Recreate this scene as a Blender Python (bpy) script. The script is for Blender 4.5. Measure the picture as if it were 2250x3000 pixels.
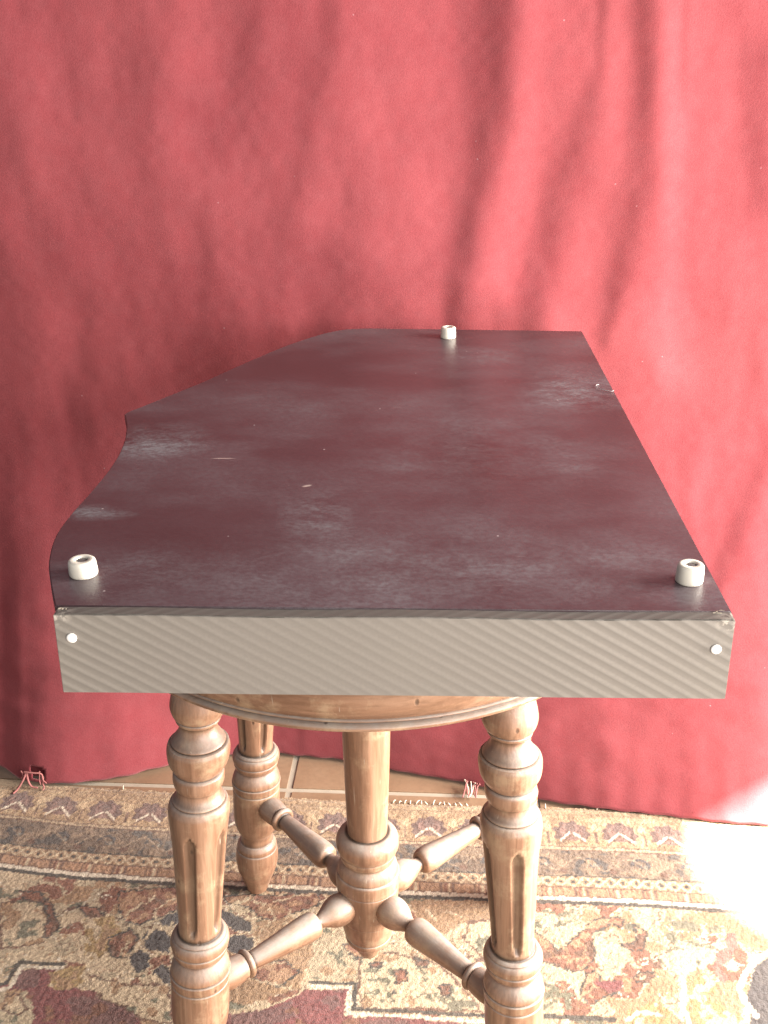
import bpy, bmesh, math, random
import numpy as np
from mathutils import Vector, Matrix
random.seed(7); RNG = np.random.default_rng(11)
for o in list(bpy.data.objects): bpy.data.objects.remove(o)
S = bpy.context.scene
C = S.collection
PI = math.pi

# ------------------------------------------------------------------ camera
cam = bpy.data.cameras.new('camera'); co = bpy.data.objects.new('camera', cam); C.objects.link(co)
R_ = Vector((0.9998, 0.0196, -0.0036)); U_ = Vector((-0.0045, 0.3966, 0.9180)); F_ = Vector((-0.0194, 0.9178, -0.3966))
M = Matrix((( R_.x, U_.x, -F_.x, 0.0336), (R_.y, U_.y, -F_.y, -0.8333), (R_.z, U_.z, -F_.z, 0.8716), (0, 0, 0, 1)))
co.matrix_world = M
cam.sensor_width = 36.0; cam.lens = 40.6; cam.clip_start = 0.02; cam.clip_end = 50
S.camera = co

# ------------------------------------------------------------------ light: a bright window to the right, soft room light
W = bpy.data.worlds.new('World'); S.world = W; W.use_nodes = True
bg = W.node_tree.nodes['Background']; bg.inputs[0].default_value = (0.93, 0.92, 1.0, 1); bg.inputs[1].default_value = 0.33
def lamp(name, kind, loc, target, energy, color=(1, 1, 1), **kw):
    l = bpy.data.lights.new(name, kind); l.energy = energy; l.color = color
    for k, v in kw.items(): setattr(l, k, v)
    o = bpy.data.objects.new(name, l); C.objects.link(o); o.location = loc
    o.rotation_euler = (Vector(target) - Vector(loc)).to_track_quat('-Z', 'Y').to_euler()
    return o
lamp('window_light', 'AREA', (1.35, -0.06, 0.62), (0.0, 0.0, 0.40), 188, (1.0, 0.965, 0.92), shape='RECTANGLE', size=0.9, size_y=1.05)
lamp('sun_through_window', 'SPOT', (1.85, -0.20, 1.35), (0.570, 0.168, 0.0), 9000, (1.0, 0.95, 0.86), spot_size=math.radians(8.7), spot_blend=0.03, shadow_soft_size=0.02)
lamp('room_light', 'AREA', (1.0, -1.55, 0.80), (0.05, 0.1, 0.42), 53, (1.0, 0.97, 0.94), shape='RECTANGLE', size=1.2, size_y=1.2)

S.view_settings.view_transform = 'Standard'; S.view_settings.look = 'None'
S.view_settings.exposure = 0.25; S.view_settings.gamma = 1.0
S.render.engine = 'CYCLES'
S.cycles.max_bounces = 8

# ------------------------------------------------------------------ helpers
def obj(name, me, mat=None, parent=None, smooth=True):
    if isinstance(me, bmesh.types.BMesh):
        m2 = bpy.data.meshes.new(name); me.normal_update(); me.to_mesh(m2); me.free(); me = m2
    o = bpy.data.objects.new(name, me); C.objects.link(o)
    if mat is not None and not me.materials: me.materials.append(mat)
    if smooth: me.polygons.foreach_set('use_smooth', [True] * len(me.polygons))
    if parent is not None: o.parent = parent
    return o
def empty(name, loc=(0, 0, 0)):
    o = bpy.data.objects.new(name, None); C.objects.link(o); o.location = loc; o.empty_display_size = 0.05
    return o
def tag(o, label, cat, group=None):
    o['label'] = label; o['category'] = cat
    if group: o['group'] = group
    return o
def catmull(pts, n):
    """smooth profile through (z, r) points, keeping the given rows"""
    out = []
    for i in range(len(pts) - 1):
        p0 = pts[max(i - 1, 0)]; p1 = pts[i]; p2 = pts[i + 1]; p3 = pts[min(i + 2, len(pts) - 1)]
        for k in range(n):
            t = k / n
            out.append(tuple(0.5 * (2 * p1[j] + (p2[j] - p0[j]) * t + (2 * p0[j] - 5 * p1[j] + 4 * p2[j] - p3[j]) * t * t + (3 * p1[j] - p0[j] - 3 * p2[j] + p3[j]) * t ** 3) for j in (0, 1)))
    out.append(tuple(pts[-1])); return out
def lathe(rows, seg=64, axis=None, rad=None, cap=True):
    """rows: (t, r) along the axis; axis(t) -> (origin, e1, e2); rad(t, a, r) bends the radius"""
    bm = bmesh.new(); rings = []; lay = bm.verts.layers.float.new('dirt')
    T = np.array([q[0] for q in rows]); RR = np.array([q[1] for q in rows]); dirt = []
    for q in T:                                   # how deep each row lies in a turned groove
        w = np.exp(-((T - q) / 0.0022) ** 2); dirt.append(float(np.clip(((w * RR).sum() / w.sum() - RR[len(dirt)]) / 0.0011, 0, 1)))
    for (t, r), di in zip(rows, dirt):
        o, e1, e2 = axis(t) if axis else (Vector((0, 0, t)), Vector((1, 0, 0)), Vector((0, 1, 0)))
        ring = []
        for k in range(seg):
            a = 2 * PI * k / seg
            rr = rad(t, a, r) if rad else r
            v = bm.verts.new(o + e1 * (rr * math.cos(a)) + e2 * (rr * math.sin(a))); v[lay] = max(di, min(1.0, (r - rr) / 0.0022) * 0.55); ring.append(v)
        rings.append(ring)
    for a, b in zip(rings[:-1], rings[1:]):
        for k in range(seg):
            bm.faces.new((a[k], a[(k + 1) % seg], b[(k + 1) % seg], b[k]))
    if cap:
        bm.faces.new(list(reversed(rings[0]))); bm.faces.new(rings[-1])
    bmesh.ops.recalc_face_normals(bm, faces=bm.faces)
    return bm
def tube(pts, r, seg=6, taper=0.3):
    """a thread along points"""
    bm = bmesh.new(); rings = []
    P = [Vector(p) for p in pts]
    for i, p in enumerate(P):
        d = (P[min(i + 1, len(P) - 1)] - P[max(i - 1, 0)]).normalized()
        e1 = d.cross(Vector((0.3, 0.2, 1)).normalized()).normalized(); e2 = d.cross(e1)
        rr = r * (1 - (1 - taper) * i / (len(P) - 1))
        rings.append([bm.verts.new(p + e1 * rr * math.cos(2 * PI * k / seg) + e2 * rr * math.sin(2 * PI * k / seg)) for k in range(seg)])
    for a, b in zip(rings[:-1], rings[1:]):
        for k in range(seg): bm.faces.new((a[k], a[(k + 1) % seg], b[(k + 1) % seg], b[k]))
    bm.faces.new(list(reversed(rings[0]))); bm.faces.new(rings[-1])
    bmesh.ops.recalc_face_normals(bm, faces=bm.faces)
    return bm
def vnoise(x, y, sc, seed):
    """value noise in numpy"""
    r = np.random.default_rng(seed).random((256, 256))
    u = x * sc + 1000.3; v = y * sc + 1000.7
    i = np.floor(u).astype(int); j = np.floor(v).astype(int); fu = u - i; fv = v - j
    fu = fu * fu * (3 - 2 * fu); fv = fv * fv * (3 - 2 * fv)
    g = lambda a, b: r[a % 256, b % 256]
    return (g(i, j) * (1 - fu) + g(i + 1, j) * fu) * (1 - fv) + (g(i, j + 1) * (1 - fu) + g(i + 1, j + 1) * fu) * fv
def fbm(x, y, sc, seed, oc=3):
    s = 0; a = 1; t = 0
    for k in range(oc):
        s = s + a * vnoise(x, y, sc * 2 ** k, seed + k * 17); t += a; a *= 0.5
    return s / t
class NT:
    """short-hand for building node materials"""
    def __init__(s, name):
        s.m = bpy.data.materials.new(name); s.m.use_nodes = True; s.t = s.m.node_tree
        s.b = s.t.nodes['Principled BSDF']; s._co = None
    def n(s, typ, **kw):
        d = s.t.nodes.new('ShaderNode' + typ)
        for k, v in kw.items():
            if k.startswith('i_'):
                key = k[2:]; d.inputs[int(key) if key.isdigit() else key.replace('_', ' ')].default_value = v
            else: setattr(d, k, v)
        return d
    def l(s, a, b): s.t.links.new(a, b)
    def co(s):
        if s._co is None: s._co = s.n('TexCoord')
        return s._co.outputs['Object']
    def map(s, scale=(1, 1, 1), rot=(0, 0, 0), loc=(0, 0, 0)):
        d = s.n('Mapping'); d.inputs['Scale'].default_value = scale; d.inputs['Rotation'].default_value = rot; d.inputs['Location'].default_value = loc
        s.l(s.co(), d.inputs[0]); return d.outputs[0]
    def noise(s, scale, vec=None, detail=4, rough=0.55, dist=0):
        d = s.n('TexNoise'); d.inputs['Scale'].default_value = scale; d.inputs['Detail'].default_value = detail
        d.inputs['Roughness'].default_value = rough; d.inputs['Distortion'].default_value = dist
        s.l(vec if vec is not None else s.co(), d.inputs['Vector']); return d.outputs[0]
    def ramp(s, fac, stops):
        d = s.n('ValToRGB'); e = d.color_ramp.elements
        while len(e) < len(stops): e.new(0.5)
        for q, (p, c) in zip(e, stops): q.position = p; q.color = (c, c, c, 1) if isinstance(c, (int, float)) else (*c, 1)
        s.l(fac, d.inputs[0]); return d.outputs[0]
    def mix(s, fac, a, b, typ='MIX'):
        d = s.n('Mix', data_type='RGBA', blend_type=typ)
        for k, v in ((0, fac), (6, a), (7, b)):
            if isinstance(v, bpy.types.NodeSocket): s.l(v, d.inputs[k])
            else: d.inputs[k].default_value = v if k == 0 else (*v, 1)
        return d.outputs[2]
    def math(s, op, a, b=0.0, clamp=False):
        d = s.n('Math', operation=op, use_clamp=clamp)
        for k, v in ((0, a), (1, b)):
            if isinstance(v, bpy.types.NodeSocket): s.l(v, d.inputs[k])
            else: d.inputs[k].default_value = v
        return d.outputs[0]
    def bump(s, h, dist=0.001, strength=1.0):
        d = s.n('Bump'); d.inputs['Distance'].default_value = dist; d.inputs['Strength'].default_value = strength
        s.l(h, d.inputs['Height']); s.l(d.outputs[0], s.b.inputs['Normal']); return d
    def set(s, **kw):
        for k, v in kw.items():
            i = s.b.inputs[k.replace('_', ' ')]
            if isinstance(v, bpy.types.NodeSocket): s.l(v, i)
            else: i.default_value = (*v, 1) if isinstance(v, tuple) and i.type == 'RGBA' else v
        return s
def blob(t, centre, rx, ry, rz=0.2):
    """soft round mask at a spot on the thing (0..1)"""
    d = t.n('Mapping', vector_type='TEXTURE'); d.inputs['Location'].default_value = centre; d.inputs['Scale'].default_value = (rx, ry, rz)
    t.l(t.co(), d.inputs[0]); g = t.n('TexGradient', gradient_type='SPHERICAL'); t.l(d.outputs[0], g.inputs[0]); return g.outputs['Fac']

# ------------------------------------------------------------------ materials
def m_curtain():
    t = NT('red_cotton')
    big = t.noise(5, detail=3); mid = t.noise(60, detail=5, rough=0.7); fine = t.noise(650, detail=2)
    col = t.mix(t.ramp(big, [(0.3, 0.0), (0.72, 1.0)]), (0.140, 0.024, 0.028), (0.166, 0.032, 0.035))
    col = t.mix(t.math('MULTIPLY', t.ramp(mid, [(0.35, 0.0), (0.7, 1.0)]), 0.28), col, (0.175, 0.049, 0.053))
    col = t.mix(t.math('MULTIPLY', t.ramp(fine, [(0.3, 1.0), (0.6, 0.0)]), 0.30), col, (0.095, 0.012, 0.016))
    # lint
    v = t.n('TexVoronoi', i_Scale=46.0); t.l(t.co(), v.inputs['Vector'])
    sp = t.math('LESS_THAN', v.outputs['Distance'], 0.042)
    rnd = t.n('SeparateColor'); t.l(v.outputs['Color'], rnd.inputs[0])
    sp = t.math('MULTIPLY', sp, t.math('GREATER_THAN', rnd.outputs[0], 0.86))
    col = t.mix(t.math('MULTIPLY', sp, 0.45), col, (0.254, 0.143, 0.148))
    # weave
    h = t.math('ADD', t.math('MULTIPLY', fine, 1.0), t.math('MULTIPLY', mid, 0.6))
    t.bump(h, 0.0005, 0.4)
    t.set(Base_Color=col, Roughness=0.9, Specular_IOR_Level=0.12, Sheen_Weight=0.25, Sheen_Roughness=0.5, Sheen_Tint=(1.0, 0.55, 0.55))
    return t.m
def m_thread(name, c):
    t = NT(name); n = t.noise(300); t.set(Base_Color=t.mix(n, c, tuple(v * 0.75 for v in c)), Roughness=0.9); return t.m
def m_wood(name, dark=1.0, along='Z'):
    t = NT(name)
    sc = {'Z': (70, 70, 5), 'X': (5, 70, 70)}[along]
    g = t.noise(1.0, t.map(sc), detail=5, rough=0.65, dist=0.6)
    g2 = t.noise(1.0, t.map(tuple(v * 5 for v in sc)), detail=3)
    col = t.ramp(g, [(0.25, tuple(v * dark for v in (0.112, 0.055, 0.033))), (0.5, tuple(v * dark for v in (0.225, 0.119, 0.070))), (0.75, tuple(v * dark for v in (0.315, 0.186, 0.118)))])
    col = t.mix(t.math('MULTIPLY', t.ramp(g2, [(0.35, 1.0), (0.55, 0.0)]), 0.30), col, (0.068, 0.031, 0.014))
    # worn pale patches and dents
    w = t.noise(38, detail=6, rough=0.7)
    col = t.mix(t.math('MULTIPLY', t.ramp(w, [(0.52, 0.0), (0.66, 1.0)]), 0.55), col, (0.354, 0.245, 0.150))
    # house dust lying on whatever faces up
    ge = t.n('NewGeometry'); sx = t.n('SeparateXYZ'); t.l(ge.outputs['Normal'], sx.inputs[0])
    d = t.n('MapRange', i_1=0.12, i_2=0.85, i_3=0.0, i_4=0.85); t.l(sx.outputs[2], d.inputs[0])
    dust = t.math('MULTIPLY', d.outputs[0], t.ramp(t.noise(90, detail=5, rough=0.7), [(0.3, 0.45), (0.65, 1.0)]))
    col = t.mix(dust, col, (0.245, 0.211, 0.180))
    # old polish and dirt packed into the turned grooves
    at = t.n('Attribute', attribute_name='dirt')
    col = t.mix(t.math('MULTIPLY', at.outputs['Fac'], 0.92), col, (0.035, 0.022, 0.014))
    # knocks: small dark dents and short scratches
    dn = t.n('TexVoronoi', i_Scale=70.0); t.l(t.map((1, 1, 0.6)), dn.inputs['Vector'])
    dq = t.n('SeparateColor'); t.l(dn.outputs['Color'], dq.inputs[0])
    dent = t.math('MULTIPLY', t.ramp(dn.outputs['Distance'], [(0.05, 1.0), (0.13, 0.0)]), t.math('GREATER_THAN', dq.outputs[0], 0.72))
    col = t.mix(t.math('MULTIPLY', dent, 0.75), col, (0.05, 0.03, 0.02))
    sc = t.math('MULTIPLY', t.ramp(t.noise(1.0, t.map((420, 420, 30), (0.5, 0.3, 0)), detail=2), [(0.70, 0.0), (0.75, 1.0)]), 0.55)
    col = t.mix(sc, col, (0.40, 0.33, 0.25))
    t.bump(t.math('SUBTRACT', t.math('ADD', t.math('MULTIPLY', g2, 0.5), w), t.math('MULTIPLY', dent, 0.8)), 0.0008, 0.5)
    t.set(Base_Color=col, Roughness=t.math('ADD', 0.31, t.math('MULTIPLY', dust, 0.45)), Specular_IOR_Level=0.5)
    return t.m
def m_board():
    """dark phenolic board: semi-gloss, dull with handling smears and dust"""
    t = NT('dark_board')
    cloud = t.noise(8.0, t.map((1, 1.4, 1)), detail=3, rough=0.5)
    streak = t.noise(1.0, t.map((16, 34, 16), (0, 0, 0.35)), detail=6, rough=0.7)
    grain = t.noise(420, detail=2)
    sm = t.math('MULTIPLY', t.ramp(cloud, [(0.42, 0.0), (0.70, 1.0)]), t.ramp(streak, [(0.28, 0.25), (0.7, 1.0)]))
    m = None
    for c, rx, ry, k in (((-0.172, 0.045, 0.5533), 0.055, 0.050, 1.0), ((-0.183, -0.10, 0.5533), 0.035, 0.016, 0.7), ((0.185, 0.18, 0.5533), 0.060, 0.075, 0.7), ((0.11, 0.30, 0.5533), 0.05, 0.035, 0.4), ((-0.028, -0.105, 0.5533), 0.03, 0.05, 0.7), ((0.06, -0.19, 0.5533), 0.20, 0.075, 0.35), ((0.10, 0.02, 0.5533), 0.13, 0.10, 0.24), ((-0.13, -0.19, 0.5533), 0.06, 0.05, 0.3)):
        b = t.math('MULTIPLY', t.math('MULTIPLY', blob(t, c, rx, ry), 2.2 * k), t.ramp(t.noise(30, t.map((1, 1.5, 1)), detail=7, rough=0.72, dist=0.4), [(0.40, 0.0), (0.62, 1.0)]))
        m = b if m is None else t.math('ADD', m, b)
    speck = t.ramp(t.noise(230, t.map((1, 1.6, 1)), detail=4, rough=0.75), [(0.40, 0.0), (0.62, 1.0)])
    sm = t.math('ADD', t.math('MULTIPLY', sm, 0.42), t.math('MULTIPLY', m, 0.58), True)
    sm = t.math('MULTIPLY', sm, t.math('ADD', 0.45, t.math('MULTIPLY', speck, 0.75)), True)
    sm = t.math('ADD', sm, t.math('MULTIPLY', speck, 0.05), True)
    col = t.mix(t.ramp(cloud, [(0.3, 0.0), (0.7, 1.0)]), (0.042, 0.020, 0.022), (0.056, 0.035, 0.039))
    col = t.mix(t.math('MULTIPLY', sm, 0.75), col, (0.175, 0.163, 0.166))
    # scratches
    for (x0, y0), (x1, y1), w in (((-0.1192, 0.0072), (-0.0993, 0.0074), 0.0005), ((-0.043, -0.051), (-0.036, -0.047), 0.0009)):
        L = math.hypot(x1 - x0, y1 - y0); a = math.atan2(y1 - y0, x1 - x0)
        s_ = blob(t, ((x0 + x1) / 2, (y0 + y1) / 2, 0.5533), L * 0.55, w * 2.2)
        s_.node.inputs[0].links[0].from_node.inputs['Rotation'].default_value = (0, 0, a)
        col = t.mix(t.math('MULTIPLY', s_, 2.2, True), col, (0.30, 0.23, 0.20))
    fs = t.noise(1.0, t.map((40, 900, 40), (0, 0, 0.9)), detail=2)
    fs2 = t.math('MULTIPLY', t.ramp(fs, [(0.70, 0.0), (0.76, 1.0)]), t.ramp(t.noise(9), [(0.52, 0.0), (0.62, 1.0)]))
    col = t.mix(t.math('MULTIPLY', fs2, 0.30), col, (0.4, 0.33, 0.3))
    dd = t.n('TexVoronoi', i_Scale=95.0); t.l(t.co(), dd.inputs['Vector'])
    q = t.n('SeparateColor'); t.l(dd.outputs['Color'], q.inputs[0])
    sp = t.math('MULTIPLY', t.math('LESS_THAN', dd.outputs['Distance'], 0.075), t.math('GREATER_THAN', q.outputs[0], 0.95))
    col = t.mix(t.math('MULTIPLY', sp, 0.5), col, (0.55, 0.48, 0.45))
    t.bump(grain, 0.0002, 0.25)
    t.set(Base_Color=col, Roughness=t.math('ADD', 0.30, t.math('MULTIPLY', sm, 0.35)), Specular_IOR_Level=0.5, IOR=1.5)
    return t.m
def m_carbon(dim=1.0):
    """grey vinyl film printed and embossed like slanting carbon weave"""
    t = NT('carbon_weave_film')
    # bands fall to the right; the film wraps the panel so the same slant runs over its top edge
    w = t.n('TexWave', wave_type='BANDS', bands_direction='X', wave_profile='SIN', i_Scale=0.314159)
    mp = t.n('Mapping'); mp.inputs['Scale'].default_value = (1, 1, 1)
    cx = t.n('SeparateXYZ'); t.l(t.co(), cx.inputs[0])
    s1 = t.math('ADD', t.math('MULTIPLY', cx.outputs[0], 0.50), t.math('SUBTRACT', t.math('MULTIPLY', cx.outputs[2], 0.84), t.math('MULTIPLY', cx.outputs[1], 0.84)))
    s1 = t.math('ADD', s1, t.math('MULTIPLY', t.noise(9), 0.0016))
    ph = t.math('FRACT', t.math('DIVIDE', s1, 0.0063))
    tri = t.math('ABSOLUTE', t.math('SUBTRACT', t.math('MULTIPLY', ph, 2.0), 1.0))
    sub = t.math('FRACT', t.math('DIVIDE', s1, 0.0016))
    fine = t.noise(520, detail=2)
    sheen_fade = t.math('MULTIPLY', blob(t, (-0.01, -0.248, 0.52), 0.15, 0.2, 0.3), 1.5, True)  # stripes fade mid-panel: angle-dependent sheen painted into colour and bump
    keepb = t.math('SUBTRACT', 1.0, t.math('MULTIPLY', sheen_fade, 0.6))
    band = t.ramp(ph, [(0.0, 0.0), (0.18, 0.85), (0.30, 1.0), (0.95, 0.15), (1.0, 0.0)])
    band = t.math('ADD', t.math('MULTIPLY', t.math('SUBTRACT', band, 0.55), keepb), 0.55)
    col = t.mix(band, (0.148, 0.129, 0.108), (0.214, 0.187, 0.158))
    col = t.mix(t.math('MULTIPLY', t.ramp(fine, [(0.35, 1.0), (0.6, 0.0)]), 0.22), col, (0.145, 0.128, 0.110))
    col = t.mix(t.math('MULTIPLY', t.ramp(t.noise(14, detail=5), [(0.5, 0.0), (0.8, 1.0)]), 0.3), col, (0.190, 0.172, 0.137))
    # rubbed pale corners
    for c in ((-0.170, -0.244, 0.553), (0.221, -0.246, 0.551)):
        b = t.math('MULTIPLY', blob(t, c, 0.012, 0.012, 0.008), t.ramp(t.noise(240, detail=3), [(0.46, 0.0), (0.55, 1.6)]), True)
        col = t.mix(b, col, (0.40, 0.35, 0.29))
    t.w = None
    hh = t.math('ADD', t.math('MULTIPLY', tri, keepb), t.math('MULTIPLY', fine, 0.16))
    if dim < 1: col = t.mix(1.0, col, (dim, dim, dim), 'MULTIPLY')  # darkened copy of the film, shade for the panel's upward face
    t.bump(hh, 0.0005, 0.20)
    t.set(Base_Color=col, Roughness=0.5, Specular_IOR_Level=0.45)
    t.t.nodes.remove(w); t.t.nodes.remove(mp)
    return t.m
def m_plain(name, c, rough=0.5, var=0.2, sc=60, spec=0.5, sss=0.0):
    t = NT(name); n = t.noise(sc, detail=5, rough=0.65)
    t.set(Base_Color=t.mix(n, c, tuple(v * (1 - var) for v in c)), Roughness=rough, Specular_IOR_Level=spec)
    if sss: t.set(Subsurface_Weight=sss, Subsurface_Radius=(0.004, 0.003, 0.002), Subsurface_Scale=1.0)
    t.bump(n, 0.0003, 0.3); return t.m
def m_tile():
    t = NT('clay_tile'); a = t.noise(11, detail=6, rough=0.65); b = t.noise(150, detail=3)
    col = t.mix(t.ramp(a, [(0.3, 0.0), (0.7, 1.0)]), (0.163, 0.094, 0.052), (0.223, 0.141, 0.084))
    col = t.mix(t.math('MULTIPLY', t.ramp(b, [(0.35, 1.0), (0.55, 0.0)]), 0.25), col, (0.124, 0.074, 0.044))
    t.bump(t.math('ADD', a, t.math('MULTIPLY', b, 0.3)), 0.0008, 0.5); t.set(Base_Color=col, Roughness=0.55); return t.m
def m_rug():
    t = NT('knotted_wool')
    at = t.n('Attribute', attribute_name='knots'); n = t.noise(700, detail=2); n2 = t.noise(18, detail=5, rough=0.65)
    col = t.mix(t.math('MULTIPLY', t.ramp(n, [(0.3, 1.0), (0.62, 0.0)]), 0.25), at.outputs['Color'], (0.055, 0.036, 0.022))
    col = t.mix(t.math('MULTIPLY', t.ramp(n2, [(0.45, 0.0), (0.75, 1.0)]), 0.10), col, (0.26, 0.205, 0.145))
    t.bump(n, 0.0016, 0.6); t.set(Base_Color=col, Roughness=0.95, Specular_IOR_Level=0.08, Sheen_Weight=0.15, Sheen_Roughness=0.6); return t.m
M_CURT = m_curtain(); M_WOOD = m_wood('turned_wood'); M_WOODX = m_wood('stretcher_wood', 0.95, 'X'); M_SEAT = m_wood('seat_wood', 0.95, 'X')
M_BOARD = m_board(); M_CARB = m_carbon(); M_CARB_SHADE = m_carbon(0.42); M_TILE = m_tile(); M_RUG = m_rug()
M_RUB = m_plain('white_rubber', (0.60, 0.55, 0.46), 0.45, 0.22, 90, 0.4, 0.06)
M_HOLE = m_plain('recess_dark', (0.10, 0.09, 0.085), 0.5)
M_CAP = m_plain('white_cap', (0.78, 0.75, 0.70), 0.35, 0.06)
M_SIDE = m_plain('dark_side', (0.040, 0.028, 0.026), 0.45, 0.4)
M_CHIP = m_plain('bare_wood_chip', (0.40, 0.33, 0.25), 0.8, 0.3, 400)
M_GROUT = m_plain('grout', (0.34, 0.28, 0.21), 0.9, 0.4)
M_THREAD = m_thread('red_thread', (0.25, 0.085, 0.075)); M_FRINGE = m_thread('cream_thread', (0.42, 0.36, 0.28))
M_HAIR = m_thread('lint', (0.30, 0.26, 0.25))

# ------------------------------------------------------------------ floor: clay tiles on a bed of grout
bm = bmesh.new(); bmesh.ops.create_grid(bm, x_segments=1, y_segments=1, size=1.6)
fl = obj('floor', bm, M_GROUT, smooth=False); fl.location = (0, 0.0, -0.0014); fl['kind'] = 'structure'
TS, G = 0.30, 0.005
bm = bmesh.new(); bmesh.ops.create_cube(bm, size=1.0, matrix=Matrix.Diagonal((TS - G, TS - G, 0.010, 1)))
bmesh.ops.bevel(bm, geom=[e for e in bm.edges if all(v.co.z > 0 for v in e.verts)], offset=0.0015, segments=2, affect='EDGES')
tile_me = bpy.data.meshes.new('tile'); bm.to_mesh(tile_me); bm.free(); tile_me.materials.append(M_TILE)
rt = math.radians(-2.2)
for i in range(-4, 4):
    for j in range(-4, 3):
        o = obj('tile', tile_me, None, fl, smooth=False)
        lx, ly = (i + 0.5) * TS, (j + 0.5) * TS
        o.location = (-0.108 + lx * math.cos(rt) - ly * math.sin(rt), 0.326 + lx * math.sin(rt) + ly * math.cos(rt), -0.0036 + random.uniform(-0.0004, 0.0004))
        o.rotation_euler.z = rt

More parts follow.
